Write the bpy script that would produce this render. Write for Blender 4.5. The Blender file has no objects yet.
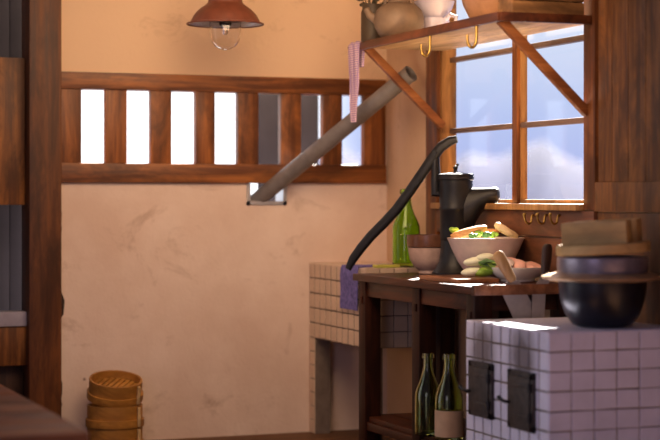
import bpy, bmesh, math, random
from mathutils import Vector, Matrix, Euler
random.seed(7)
PI = math.pi
S = bpy.context.scene
COL = S.collection

# ------------------------------------------------------------------ camera numbers
F = 1750.0                       # focal length in pixels of a 660 px wide frame
YAW = math.radians(21)
CAM = Vector((-3.27, -7.756, 1.11))
HOR = 197.0                      # horizon row
fwd = Vector((math.sin(YAW), math.cos(YAW), 0)); rgt = Vector((math.cos(YAW), -math.sin(YAW), 0))
def ray(px, py): return fwd + rgt * ((px - 330) / F) + Vector((0, 0, (HOR - py) / F))
def onY(px, py, Y):
    d = ray(px, py); return CAM + d * ((Y - CAM.y) / d.y)
def onX(px, py, X):
    d = ray(px, py); return CAM + d * ((X - CAM.x) / d.x)
def onZ(px, py, Z):
    d = ray(px, py); return CAM + d * ((Z - CAM.z) / d.z)
def onV(px, py, P, n):
    d = ray(px, py); return CAM + d * ((P - CAM).dot(n) / d.dot(n))

# ------------------------------------------------------------------ materials
def newmat(name):
    m = bpy.data.materials.new(name); m.use_nodes = True
    nt = m.node_tree; return m, nt, nt.nodes['Principled BSDF']
def N(nt, t, **kw):
    n = nt.nodes.new(t)
    for k, v in kw.items(): setattr(n, k, v)
    return n
def ramp(nt, fac, stops):
    r = N(nt, 'ShaderNodeValToRGB'); cr = r.color_ramp
    while len(cr.elements) < len(stops): cr.elements.new(0.5)
    for e, (p, c) in zip(cr.elements, stops):
        e.position = p; e.color = (c[0], c[1], c[2], 1)
    nt.links.new(fac, r.inputs['Fac']); return r.outputs['Color']
def coords(nt, scale=(1, 1, 1)):
    tc = N(nt, 'ShaderNodeTexCoord'); mp = N(nt, 'ShaderNodeMapping')
    nt.links.new(tc.outputs['Object'], mp.inputs['Vector']); mp.inputs['Scale'].default_value = scale
    return mp.outputs['Vector']
def noise(nt, vec, scale, detail=4, rough=.55, dist=0):
    n = N(nt, 'ShaderNodeTexNoise'); nt.links.new(vec, n.inputs['Vector'])
    n.inputs['Scale'].default_value = scale; n.inputs['Detail'].default_value = detail
    n.inputs['Roughness'].default_value = rough; n.inputs['Distortion'].default_value = dist
    return n.outputs['Fac']
def mixc(nt, fac, a, b, mode='MIX'):
    m = N(nt, 'ShaderNodeMix', data_type='RGBA', blend_type=mode)
    if isinstance(fac, float): m.inputs[0].default_value = fac
    else: nt.links.new(fac, m.inputs[0])
    for i, v in ((6, a), (7, b)):
        if isinstance(v, tuple): m.inputs[i].default_value = (*v, 1)
        else: nt.links.new(v, m.inputs[i])
    return m.outputs[2]
def bump(nt, b, h, strength=.3, dist=.01):
    n = N(nt, 'ShaderNodeBump'); n.inputs['Strength'].default_value = strength; n.inputs['Distance'].default_value = dist
    nt.links.new(h, n.inputs['Height']); nt.links.new(n.outputs['Normal'], b.inputs['Normal'])
def math2(nt, op, a, b=None):
    n = N(nt, 'ShaderNodeMath', operation=op)
    for i, v in enumerate((a, b)):
        if v is None: continue
        if isinstance(v, (int, float)): n.inputs[i].default_value = v
        else: nt.links.new(v, n.inputs[i])
    return n.outputs[0]

def wood(name, dark, light, axis='Z', s=14, rough=.5, worn=None, planks=None, spec=.4):
    m, nt, b = newmat(name)
    sc = {'X': (.07, 1, 1), 'Y': (1, .07, 1), 'Z': (1, 1, .07)}[axis]
    v = coords(nt, sc)
    g = noise(nt, v, s * 2.2, 6, .6, .6); g2 = noise(nt, v, s * .6, 3, .5, 1.2)
    f = math2(nt, 'ADD', math2(nt, 'MULTIPLY', g, .6), math2(nt, 'MULTIPLY', g2, .4))
    mid = tuple((a + c) / 2 for a, c in zip(dark, light))
    c = ramp(nt, f, [(.34, tuple(x * .62 for x in dark)), (.44, dark), (.52, mid), (.62, light)])
    dk = noise(nt, coords(nt, tuple(.35 if x < 1 else 1 for x in sc)), s * .45, 5, .7, .8)
    c = mixc(nt, ramp(nt, dk, [(.40, (.75, .75, .75)), (.58, (0, 0, 0))]), c, tuple(x * .45 for x in dark))
    if worn:
        w = noise(nt, coords(nt), 9, 5, .65)
        c = mixc(nt, ramp(nt, w, [(.52, (0, 0, 0)), (.72, (.8, .8, .8))]), c, worn)
    nt.links.new(c, b.inputs['Base Color'])
    rr = N(nt, 'ShaderNodeMapRange'); nt.links.new(g, rr.inputs[0])
    rr.inputs[3].default_value = rough - .12; rr.inputs[4].default_value = rough + .15
    nt.links.new(rr.outputs[0], b.inputs['Roughness'])
    b.inputs['Specular IOR Level'].default_value = spec
    bump(nt, b, f, .35, .006)
    return m
def plain(name, col, rough=.5, metal=0, var=.12, s=20, bmp=.12, spec=.5):
    m, nt, b = newmat(name)
    f = noise(nt, coords(nt), s, 4)
    c = ramp(nt, f, [(.3, tuple(x * (1 - var) for x in col)), (.7, tuple(min(1, x * (1 + var)) for x in col))])
    nt.links.new(c, b.inputs['Base Color']); b.inputs['Roughness'].default_value = rough
    b.inputs['Metallic'].default_value = metal; b.inputs['Specular IOR Level'].default_value = spec
    if bmp: bump(nt, b, f, bmp, .004)
    return m
def plaster(name, base, stain, blotch, upper=None):
    m, nt, b = newmat(name)
    v = coords(nt)
    a = noise(nt, v, 1.6, 5, .6); c2 = noise(nt, v, 3.2, 7, .72, .6); fine = noise(nt, v, 60, 4, .6)
    c = mixc(nt, ramp(nt, a, [(.38, (0, 0, 0)), (.66, (1, 1, 1))]), base, blotch)
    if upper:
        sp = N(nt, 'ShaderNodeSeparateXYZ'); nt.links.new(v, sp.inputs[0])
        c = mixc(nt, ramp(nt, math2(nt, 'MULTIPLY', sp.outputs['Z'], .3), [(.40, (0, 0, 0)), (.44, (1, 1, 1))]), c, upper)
    c = mixc(nt, ramp(nt, c2, [(.57, (0, 0, 0)), (.76, (.7, .7, .7))]), c, stain)
    vo = N(nt, 'ShaderNodeTexVoronoi'); nt.links.new(v, vo.inputs['Vector']); vo.inputs['Scale'].default_value = 3.3
    c = mixc(nt, ramp(nt, vo.outputs['Distance'], [(.015, (.8, .8, .8)), (.032, (0, 0, 0))]), c, (.12, .06, .03))
    nt.links.new(c, b.inputs['Base Color']); b.inputs['Roughness'].default_value = .88
    b.inputs['Specular IOR Level'].default_value = .2
    h = math2(nt, 'ADD', math2(nt, 'MULTIPLY', fine, .35), math2(nt, 'ADD', a, c2))
    bump(nt, b, h, .35, .012)
    return m
def glassy(name, col, rough=.03, ior=1.45, trans=1):
    m, nt, b = newmat(name)
    b.inputs['Base Color'].default_value = (*col, 1); b.inputs['Roughness'].default_value = rough
    b.inputs['Transmission Weight'].default_value = trans; b.inputs['IOR'].default_value = ior
    return m
def pane_mat(name):
    m, nt, b = newmat(name); nt.nodes.remove(b)
    out = nt.nodes['Material Output']
    t = N(nt, 'ShaderNodeBsdfTransparent'); t.inputs[0].default_value = (.97, .98, 1, 1)
    g = N(nt, 'ShaderNodeBsdfGlossy'); g.inputs['Roughness'].default_value = .05
    mx = N(nt, 'ShaderNodeMixShader'); mx.inputs[0].default_value = .035
    nt.links.new(t.outputs[0], mx.inputs[1]); nt.links.new(g.outputs[0], mx.inputs[2])
    nt.links.new(mx.outputs[0], out.inputs['Surface'])
    return m

M = {}
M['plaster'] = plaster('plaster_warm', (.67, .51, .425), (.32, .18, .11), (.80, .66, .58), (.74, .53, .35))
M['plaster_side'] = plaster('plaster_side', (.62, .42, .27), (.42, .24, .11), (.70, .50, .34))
M['frame_x'] = wood('wood_frame_x', (.13, .038, .009), (.40, .14, .032), 'X', 12, .45)
M['frame_y'] = wood('wood_frame_y', (.12, .036, .009), (.32, .11, .028), 'Y', 12, .45)
M['frame_z'] = wood('wood_frame_z', (.13, .037, .008), (.38, .13, .03), 'Z', 12, .45)
M['post_z'] = wood('wood_post', (.075, .023, .007), (.18, .06, .016), 'Z', 12, .5)
M['honey_lit_z'] = wood('wood_honey_lit_z', (.40, .19, .06), (.62, .33, .12), 'Z', 12, .4)  # golden light on the window wood put into this base colour
M['panel_z'] = wood('wood_panel', (.12, .038, .008), (.32, .12, .026), 'Z', 16, .5)
M['table_y'] = wood('wood_table_y', (.045, .010, .004), (.13, .034, .011), 'Y', 14, .42, spec=.35)
M['table_x'] = wood('wood_table_x', (.045, .010, .004), (.13, .034, .011), 'X', 14, .42, spec=.35)
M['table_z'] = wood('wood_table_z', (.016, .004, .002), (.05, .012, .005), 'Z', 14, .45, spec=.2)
M['pale_y'] = wood('wood_pale', (.72, .48, .23), (.86, .65, .38), 'Y', 10, .55)
M['lip_y'] = wood('wood_lip', (.07, .018, .007), (.18, .05, .016), 'Y', 10, .4)
M['brace'] = wood('wood_brace', (.20, .06, .018), (.40, .15, .045), 'X', 10, .45)
M['muntin'] = wood('wood_muntin', (.17, .10, .075), (.28, .18, .13), 'Y', 10, .5)
M['apron_y'] = wood('wood_apron', (.15, .05, .022), (.27, .105, .045), 'Y', 8, .5)
M['bench_x'] = wood('wood_bench', (.22, .068, .026), (.44, .165, .065), 'X', 8, .45)
M['lid_wood'] = wood('wood_lid', (.74, .47, .19), (.90, .63, .30), 'Y', 5, .6)
M['crate'] = wood('wood_crate', (.20, .095, .035), (.38, .19, .07), 'X', 14, .5)
M['bamboo'] = wood('bamboo', (.50, .215, .04), (.70, .35, .07), 'X', 8, .5)
M['floor'] = wood('floor_earth', (.13, .058, .026), (.26, .12, .055), 'X', 6, .7)
M['handle_tan'] = wood('wood_handle', (.50, .28, .12), (.72, .46, .22), 'Z', 14, .5)
M['handle_dark'] = wood('wood_handle_dark', (.035, .016, .01), (.08, .035, .02), 'Z', 14, .4)
M['board'] = wood('wood_board', (.20, .07, .03), (.36, .15, .07), 'Y', 12, .35)
M['grey_x'] = plain('grey_boards', (.030, .030, .042), .9, 0, .12, 6, .1, .05)
M['sill_grey'] = plain('painted_sill', (.30, .28, .36), .5)
M['iron'] = plain('cast_iron', (.009, .009, .012), .45, .1, .3, 45, .25, .4)
M['iron_pot'] = plain('iron_pot', (.011, .011, .020), .3, .15, .25, 30, .1)
M['rust_iron'] = plain('stove_iron', (.055, .043, .042), .55, .4, .35, 40, .3)
M['pot_collar'] = plain('pot_collar', (.26, .23, .29), .35, .5, .2, 20, .1)
M['pot_flange'] = plain('pot_flange', (.52, .33, .18), .35, .5, .2, 20, .1)
M['pipe'] = plain('zinc_pipe', (.23, .21, .21), .5, .35, .15, 18, .1)
M['zinc'] = plain('zinc_plate', (.5, .5, .55), .35, .6, .1, 18, .1)
M['brass'] = plain('brass', (.42, .27, .08), .38, 1, .15, 30, .05)
M['steel'] = plain('blade_steel', (.50, .46, .44), .5, .55, .08, 30, .05)
M['enamel'] = plain('lamp_enamel', (.15, .043, .022), .5, 0, .2, 30, .08)
M['enamel_in'] = plain('lamp_inside', (.55, .55, .58), .3, .3, .08, 30, .03)
M['bulb'] = glassy('bulb_glass', (1, 1, 1), .0, 1.5)
M['green_glass'] = glassy('green_glass', (.46, .80, .11), .02, 1.42)
M['olive_glass'] = glassy('olive_glass', (.70, .80, .34), .03, 1.42)
M['paper'] = plain('label_paper', (.45, .30, .20), .8, 0, .1)
M['pane'] = pane_mat('window_pane')
M['grout'] = plain('grout', (.16, .12, .10), .9, 0, .2, 30)
M['bowl_pink'] = plain('glaze_pink', (.68, .55, .50), .25, 0, .08, 26, .05)
M['jug_white'] = plain('glaze_jug', (.42, .38, .47), .25, 0, .06, 20, .03)
M['rice_glaze'] = plain('glaze_rice', (.50, .35, .30), .25, 0, .15, 26, .05)
M['bowl_white'] = plain('glaze_white', (.80, .77, .76), .22, 0, .05, 20, .03)
M['glaze_brown'] = plain('glaze_brown', (.13, .055, .03), .3, 0, .3, 30, .08)
M['clay'] = plain('earthenware', (.15, .095, .06), .6, 0, .2, 18, .12)
M['clay_bowl'] = plain('brown_bowl_clay', (.30, .15, .075), .42, 0, .25, 14, .1)
M['dark_clay'] = plain('dark_crock', (.05, .03, .014), .6, 0, .25, 20, .15)
M['dry_leaf'] = plain('dry_leaves', (.035, .027, .012), .8, 0, .35, 20)
M['blue_cloth'] = plain('blue_cloth', (.16, .14, .38), .95, 0, .35, 60, .5, .1)
M['lime'] = plain('lime_tray', (.62, .60, .10), .4, 0, .1, 20)
M['leek_white'] = plain('leek_white', (.82, .84, .62), .35, 0, .06, 30, .05)
M['leek_green'] = plain('leek_green', (.30, .52, .06), .4, 0, .25, 20, .05)
M['leaf'] = plain('leaf_green', (.06, .17, .03), .45, 0, .4, 30, .1)
M['salmon'] = plain('pink_fish', (.80, .44, .36), .35, 0, .18, 24, .1)
M['fry'] = plain('fried_fish', (.62, .30, .10), .5, 0, .25, 24, .2)
M['bread'] = plain('tan_wedge', (.80, .60, .34), .55, 0, .12, 24, .15)

def tile_mat(name, c, soot=()):
    m, nt, b = newmat(name)
    v = coords(nt)
    f = noise(nt, v, 7, 4, .6)
    col = ramp(nt, f, [(.3, tuple(x * .86 for x in c)), (.7, c)])
    d = noise(nt, v, 22, 5, .7)
    col = mixc(nt, ramp(nt, d, [(.60, (0, 0, 0)), (.85, (.5, .5, .5))]), col, (.25, .18, .15))
    for (x, y, z, sy, sz) in soot:                          # smoke stains above the fire doors
        mp = N(nt, 'ShaderNodeMapping'); tc = N(nt, 'ShaderNodeTexCoord')
        nt.links.new(tc.outputs['Object'], mp.inputs['Vector'])
        mp.inputs['Scale'].default_value = (1 / .08, 1 / sy, 1 / sz)
        mp.inputs['Location'].default_value = (-x / .08, -y / sy, -z / sz)
        gr = N(nt, 'ShaderNodeTexGradient', gradient_type='SPHERICAL'); nt.links.new(mp.outputs[0], gr.inputs[0])
        k = math2(nt, 'MULTIPLY', gr.outputs['Fac'], math2(nt, 'ADD', d, .45))
        col = mixc(nt, ramp(nt, k, [(.02, (0, 0, 0)), (.6, (.8, .8, .8))]), col, (.07, .045, .04))
    nt.links.new(col, b.inputs['Base Color']); b.inputs['Roughness'].default_value = .33
    bump(nt, b, f, .1, .004)
    return m
def stripes(name, a, c, scale, axis=2):
    m, nt, b = newmat(name)
    v = coords(nt)
    outs = []
    w = N(nt, 'ShaderNodeTexWave', bands_direction='Z'); nt.links.new(v, w.inputs['Vector']); w.inputs['Scale'].default_value = scale
    w2 = N(nt, 'ShaderNodeTexWave', bands_direction='X'); nt.links.new(v, w2.inputs['Vector']); w2.inputs['Scale'].default_value = scale
    col = mixc(nt, ramp(nt, w.outputs['Fac'], [(.45, (0, 0, 0)), (.6, (.8, .8, .8))]), a, c)
    col = mixc(nt, ramp(nt, w2.outputs['Fac'], [(.55, (0, 0, 0)), (.7, (.45, .45, .45))]), col, c)
    nt.links.new(col, b.inputs['Base Color']); b.inputs['Roughness'].default_value = .9
    return m
M['check'] = stripes('checked_cloth', (.70, .50, .55), (.27, .16, .42), 32)

# ------------------------------------------------------------------ mesh helpers
class B:
    def __init__(s): s.bm = bmesh.new()
    def box(s, x0, x1, y0, y1, z0, z1, bev=0, mi=0, rot=None, piv=None):
        t = bmesh.new()
        bmesh.ops.create_cube(t, size=1)
        for v in t.verts: v.co = Vector(((x0 + x1) / 2 + v.co.x * (x1 - x0), (y0 + y1) / 2 + v.co.y * (y1 - y0), (z0 + z1) / 2 + v.co.z * (z1 - z0)))
        if bev: bmesh.ops.bevel(t, geom=t.edges[:], offset=bev, segments=2, affect='EDGES', profile=.6)
        if rot is not None:
            p = Vector(piv) if piv is not None else Vector(((x0 + x1) / 2, (y0 + y1) / 2, (z0 + z1) / 2))
            R = Euler(rot).to_matrix()
            for v in t.verts: v.co = p + R @ (v.co - p)
        s.add(t, mi); return s
    def add(s, t, mi=0):
        bmesh.ops.recalc_face_normals(t, faces=t.faces[:])
        for f in t.faces: f.material_index = mi
        me = bpy.data.meshes.new('tmp'); t.to_mesh(me); t.free(); s.bm.from_mesh(me); bpy.data.meshes.remove(me)
    def rings(s, rings, cap0=True, cap1=True, mi=0, closed=False):
        t = bmesh.new(); R = [[t.verts.new(p) for p in r] for r in rings]
        n = len(R[0]); k = len(R)
        for i in range(k if closed else k - 1):
            a, b = R[i], R[(i + 1) % k]
            for j in range(n):
                t.faces.new((a[j], a[(j + 1) % n], b[(j + 1) % n], b[j]))
        if not closed:
            if cap0: t.faces.new(R[0])
            if cap1: t.faces.new(R[-1])
        s.add(t, mi); return s
    def lathe(s, prof, c=(0, 0, 0), seg=32, mi=0, tilt=None, cap=True):
        c = Vector(c); rs = []
        for r, z in prof:
            r = max(r, .0004)
            ring = [Vector((r * math.cos(2 * PI * i / seg), r * math.sin(2 * PI * i / seg), z)) for i in range(seg)]
            if tilt: ring = [Euler(tilt).to_matrix() @ p for p in ring]
            rs.append([c + p for p in ring])
        return s.rings(rs, cap, cap, mi)
    def tube(s, pts, r, seg=12, mi=0, flat=1.0, cap=True, ref=None):
        pts = [Vector(p) for p in pts]; n = len(pts)
        rr = r if isinstance(r, (list, tuple)) else [r] * n
        rs = []; up = Vector(ref) if ref else Vector((0.31, 0.2, 1))
        for i, p in enumerate(pts):
            d = (pts[min(i + 1, n - 1)] - pts[max(i - 1, 0)]).normalized()
            a = d.cross(up)
            if a.length < 1e-3: a = d.cross(Vector((1, 0, 0)))
            a.normalize(); b2 = a.cross(d).normalized()
            if not ref: up = b2
            rs.append([p + (a * math.cos(2 * PI * j / seg) * flat + b2 * math.sin(2 * PI * j / seg)) * rr[i] for j in range(seg)])
        return s.rings(rs, cap, cap, mi)
    def blob(s, c, sx, sy, sz, rot=(0, 0, 0), mi=0, jit=.0, sub=2):
        t = bmesh.new(); bmesh.ops.create_icosphere(t, subdivisions=sub, radius=1)
        R = Euler(rot).to_matrix()
        for v in t.verts:
            k = 1 + random.uniform(-jit, jit)
            v.co = Vector(c) + R @ Vector((v.co.x * sx * k, v.co.y * sy * k, v.co.z * sz * k))
        s.add(t, mi); return s
    def prism(s, poly, off, mi=0, bev=0):
        poly = [Vector(p) for p in poly]; off = Vector(off); t = bmesh.new()
        a = [t.verts.new(p) for p in poly]; b = [t.verts.new(p + off) for p in poly]
        t.faces.new(a); t.faces.new(b[::-1])
        for i in range(len(a)):
            j = (i + 1) % len(a); t.faces.new((a[i], b[i], b[j], a[j]))
        if bev: bmesh.ops.bevel(t, geom=t.edges[:], offset=bev, segments=2, affect='EDGES', profile=.6)
        s.add(t, mi); return s
    def beam(s, p, q, w, h, side, mi=0, bev=.003):      # square bar from p to q; side = width direction
        p, q, side = Vector(p), Vector(q), Vector(side).normalized()
        d = (q - p).normalized(); n = d.cross(side).normalized()
        poly = [p + side * (w / 2) + n * (h / 2), p - side * (w / 2) + n * (h / 2), p - side * (w / 2) - n * (h / 2), p + side * (w / 2) - n * (h / 2)]
        return s.prism(poly, q - p, mi, bev)

def worldloc(o):
    v = Vector((0, 0, 0))
    while o: v = v + Vector(o.location); o = o.parent
    return v
def obj(name, b, mats, parent=None, origin=None, smooth=True, angle=38):
    """link one mesh; its coordinates were given in room coordinates"""
    if not isinstance(mats, (list, tuple)): mats = [mats]
    base = worldloc(parent) if parent else Vector((0, 0, 0))
    org = Vector(origin) if origin is not None else base.copy()
    for v in b.bm.verts: v.co -= org
    me = bpy.data.meshes.new(name); b.bm.to_mesh(me); b.bm.free()
    for m in mats: me.materials.append(m if not isinstance(m, str) else M[m])
    if smooth:
        for p in me.polygons: p.use_smooth = True
        me.set_sharp_from_angle(angle=math.radians(angle))
    o = bpy.data.objects.new(name, me); COL.objects.link(o)
    o.location = org - base
    if parent: o.parent = parent
    return o
def tag(o, label, cat, group=None):
    o['label'] = label; o['category'] = cat
    if group: o['group'] = group
    return o
def thing(name, label, cat, loc, group=None):
    o = bpy.data.objects.new(name, None); COL.objects.link(o); o.location = loc
    o.empty_display_size = .05
    return tag(o, label, cat, group)
def struct(name, b=None, mats=None, loc=(0, 0, 0), smooth=True, label=None):
    if b is None:
        o = bpy.data.objects.new(name, None); COL.objects.link(o); o.location = loc; o.empty_display_size = .05
    else: o = obj(name, b, mats, None, None, smooth)
    o['kind'] = 'structure'
    if label: o['label'] = label
    return o
def dup(root, loc, label, group=None):
    r = root.copy(); COL.objects.link(r); r.location = loc; r['label'] = label
    if group: r['group'] = group
    for ch in list(root.children):
        c = ch.copy(); COL.objects.link(c); c.parent = r
        for g in ch.children:
            d = g.copy(); COL.objects.link(d); d.parent = c
    return r

def tiled(b, o, u, v, n, nu, nv, gap=.004, th=.004, mi=0, jit=.0012, gu=None):
    """a sheet of square tiles laid on a face: o corner, u and v full edge vectors, n outward unit"""
    o, u, v, n = map(Vector, (o, u, v, n)); U = u.normalized(); V = v.normalized(); W = u.length / nu; H = v.length / nv
    for i in range(nu):
        for j in range(nv):
            g = gap / 2; h = (gu or gap) / 2; c = lambda: random.uniform(-jit, jit)
            a = o + U * (i * W) + V * (j * H)
            q = [a + U * (h + c()) + V * (g + c()), a + U * (W - h + c()) + V * (g + c()), a + U * (W - h + c()) + V * (H - g + c()), a + U * (h + c()) + V * (H - g + c())]
            t = bmesh.new(); e = .0022
            cen = sum(q, Vector()) / 4
            lo = [t.verts.new(p - n * .003) for p in q]
            mdl = [t.verts.new(p + n * (th - e)) for p in q]
            hi = [t.verts.new(p + (cen - p).normalized() * e * 1.4 + n * th) for p in q]
            for A, Bq in ((lo, mdl), (mdl, hi)):
                for k in range(4): t.faces.new((A[k], A[(k + 1) % 4], Bq[(k + 1) % 4], Bq[k]))
            t.faces.new(hi)
            b.add(t, mi)

# ================================================================== THE ROOM
CEIL = 2.75
# floor
b = B(); b.box(-5, .4, -6.0, .6, -.08, 0); struct('floor', b, 'floor')
# ceiling: boards over the back of the room
b = B(); b.box(-4.2, .14, -2.6, .12, CEIL, CEIL + .05); struct('ceiling', b, 'frame_x')

# back wall with the lattice opening and the pipe hole
def grid_wall(xs, zs, holes, mk):
    for i in range(len(xs) - 1):
        for j in range(len(zs) - 1):
            cx, cz = (xs[i] + xs[i + 1]) / 2, (zs[j] + zs[j + 1]) / 2
            if any(a < cx < c and d < cz < e for a, c, d, e in holes): continue
            mk(xs[i], xs[i + 1], zs[j], zs[j + 1])
ub = lambda px: onY(px, 150, 0).x
LX0, LX1 = ub(58.5), ub(385)
LZ0, LZ1, LZ2, LZ3 = 1.174, 1.263, 1.595, 1.672
HX0, HX1, HZ0, HZ1 = ub(249), ub(284), 1.085, 1.176
DX = ub(27)
b = B()
xs = sorted([DX + .02, LX0 + .02, HX0, HX1, LX1 - .02, 0]); zs = [0, HZ0, LZ0 + .0005, LZ0 + .02, LZ3 - .02, CEIL]
grid_wall(xs, zs, [(LX0 + .02, LX1 - .02, LZ0 + .02, LZ3 - .02), (HX0, HX1, HZ0, LZ0 + .0004)], lambda x0, x1, z0, z1: b.box(x0, x1, 0, .12, z0, z1))
bmesh.ops.remove_doubles(b.bm, verts=b.bm.verts[:], dist=.0002)
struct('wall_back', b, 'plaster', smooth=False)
# lattice window
lat = struct('window_2', loc=(LX0, 0, LZ0), label='wooden lattice opening with vertical bars in the plaster back wall')
b = B(); b.box(LX0, LX1, -.022, .07, LZ2, LZ3, .006); obj('top_rail', b, 'frame_x', lat)
b = B(); b.box(LX0, LX1, -.022, .07, LZ0, LZ1, .006); obj('bottom_rail', b, 'frame_x', lat)
edges = [(58, 81), (105, 126.5), (150, 171), (195, 214.5), (237, 258), (280, 300.5), (322, 341.5), (363, 385)]
for a, c in edges:
    b = B(); b.box(ub(a), ub(c), -.012, .03, LZ1 - .012, LZ2 + .012, .005)
    obj('bar', b, 'frame_z', lat)
# flashing round the pipe hole
b = B()
b.box(HX0 - .012, HX0 + .006, -.006, .1, HZ0 - .012, HZ1 - .004); b.box(HX1 - .006, HX1 + .012, -.006, .1, HZ0 - .012, HZ1 - .004)
b.box(HX0 - .012, HX1 + .012, -.006, .1, HZ0 - .012, HZ0 + .005)
struct('trim_5', b, 'zinc', label='zinc lining of the small square hole in the back wall')

# dark ragged crack between post and plaster
b = B(); zz = 0.0; rgtp = []; 
while zz < 1.16:
    rgtp.append((LX0 + .006 + abs(random.gauss(0, .006)) + (.016 if .58 < zz < .66 else 0), -.003, zz)); zz += random.uniform(.02, .06)
b.prism([(LX0, -.003, 0)] + rgtp + [(LX0, -.003, 1.165)], (0, .004, 0)); struct('trim_7', b, 'handle_dark', smooth=False, label='dark ragged crack between the post and the plaster')

# left post and the boarded doorway beside it
b = B(); b.box(DX, LX0 + .004, -.05, .13, 0, CEIL, .008); struct('trim_1', b, 'post_z', label='thick dark wooden post left of the plaster wall')
dr = struct('door_1', loc=(DX - .6, .03, 0), label='boarded wooden doorway left of the post')
b = B()
for k in range(8):
    x1 = DX - k * .16 - .002
    b.box(x1 - .157, x1, .03, .06, 1.075, 1.731, .003)
obj('board_panel', b, 'panel_z', dr)
b = B(); b.box(DX - 1.3, DX, .0, .09, .535, .60, .005); obj('sill', b, 'sill_grey', dr)
b = B(); b.box(DX - 1.3, DX, .01, .07, .36, .535, .005); obj('lower_board', b, 'panel_z', dr)
b = B(); b.box(DX - 1.3, DX, .075, .1, 0.0, .36, .004); obj('gap_shade_board', b, 'handle_dark', dr)  # dark board added for the shaded gap below the doorway boards
b = B(); b.box(DX - 1.42, DX - 1.3, -.02, .12, 0, CEIL, .006); obj('jamb', b, 'post_z', dr)
b = B(); b.box(DX - 1.3, DX, .02, .09, 2.2, 2.3, .006); obj('lintel', b, 'frame_x', dr)

# right wall with the window
WS0, WS1, WZ0, WZ1 = .615, 1.945, 1.072, 2.12
REC = .047
b = B()
ss = [0, WS0, WS1, 3.3]; zs = [0, WZ0, WZ1, CEIL]
grid_wall(ss, zs, [(WS0, WS1, WZ0, WZ1)], lambda s0, s1, z0, z1: b.box(0, .074, -s1, -s0, z0, z1))
bmesh.ops.remove_doubles(b.bm, verts=b.bm.verts[:], dist=.0002)
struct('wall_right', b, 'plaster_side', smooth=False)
win = struct('window_1', loc=(0, -WS0, WZ0), label='wooden kitchen window with two sashes of clear glass')
b = B()
b.box(-.018, .03, -WS0, -.495, .80, CEIL, .005)                              # far casing on the wall face
b.box(-.018, .03, -2.03, -WS1, 1.06, CEIL, .005)                             # near casing
obj('casing', b, 'frame_z', win)
b = B()
b.box(.0, .072, -WS0 - .016, -WS0 + .002, WZ0, WZ1); b.box(.0, .072, -WS1 - .002, -WS1 + .012, WZ0, WZ1)
obj('jamb', b, 'honey_lit_z', win)
b = B(); b.box(-.05, .085, -WS1, -WS0, WZ0 - .014, WZ0 + .012, .004); obj('sill', b, 'honey_lit_z', win)
b = B(); b.box(.0, .072, -WS1, -WS0, WZ1 - .02, WZ1); obj('head', b, 'frame_y', win)
b = B(); b.box(.026, .072, -1.315, -1.268, WZ0 + .01, WZ1, .004); obj('mullion', b, 'frame_z', win)
for (s0, s1, dz) in ((WS0 + .010, 1.268, .0), (1.315, WS1 - .012, .0)):
    sash = B()
    x0, x1 = REC - .008, REC + .022
    sash.box(x0, x1, -s0 - .010, -s0, WZ0 + .012, WZ1, .003); sash.box(x0, x1, -s1, -s1 + .012, WZ0 + .012, WZ1, .003)
    sash.box(x0, x1, -s1, -s0, WZ0 + .012, WZ0 + .028, .003); sash.box(x0, x1, -s1, -s0, WZ1 - .03, WZ1, .003)
    so = obj('sash', sash, 'honey_lit_z', win)
    for z in (1.405, 1.722):
        mb = B(); mb.box(x0, x1, -s1, -s0, z - .011, z + .011, .002); obj('muntin', mb, 'muntin', so)
    g = B(); g.box(REC + .004, REC + .007, -s1 + .012, -s0 - .02, WZ0 + .03, WZ1 - .03); obj('glass', g, 'pane', so)
# boards below the sill
b = B(); b.box(-.022, 0, -2.03, -.62, .955, WZ0 - .015, .004); struct('trim_2', b, 'apron_y', label='reddish board below the window sill')
b = B(); b.box(-.012, 0, -2.03, -.75, .805, .952, .003); struct('trim_3', b, 'apron_y', label='dark lower board behind the table')
# vertical boards right of the window
b = B()
yy = 2.045
for k, w in enumerate((.10, .115, .12, .11, .125, .12, .13, .12, .12)):
    b.box(-.012, .0, -yy - w, -yy - .003, 1.165, CEIL, .0025); yy += w
b.box(-.02, 0, -3.3, -2.035, 1.055, 1.165, .004)
b.box(-.008, 0, -3.3, -2.035, .60, 1.053, .003)
struct('trim_4', b, 'panel_z', label='vertical dark boards right of the window')

# ================================================================== OUTDOORS
b = B()
x0, x1 = onY(259, 100, .45).x, onY(319, 100, .45).x
for k in range(3): b.box(x0 + (x1 - x0) * k / 3, x0 + (x1 - x0) * (k + 1) / 3 - .002, .45, .475, 0, 2.1, .003)
tag(obj('shutter_board', b, 'grey_x'), 'grey board shutter standing outside behind the lattice', 'shutter')
b = B()
for k in range(12): b.box(DX - 1.62 + k * .16, DX - 1.62 + (k + 1) * .16 - .002, .30, .33, 0, 2.4, .003)
tag(obj('board_screen', b, 'grey_x'), 'grey board screen outside behind the left doorway', 'screen')
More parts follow.
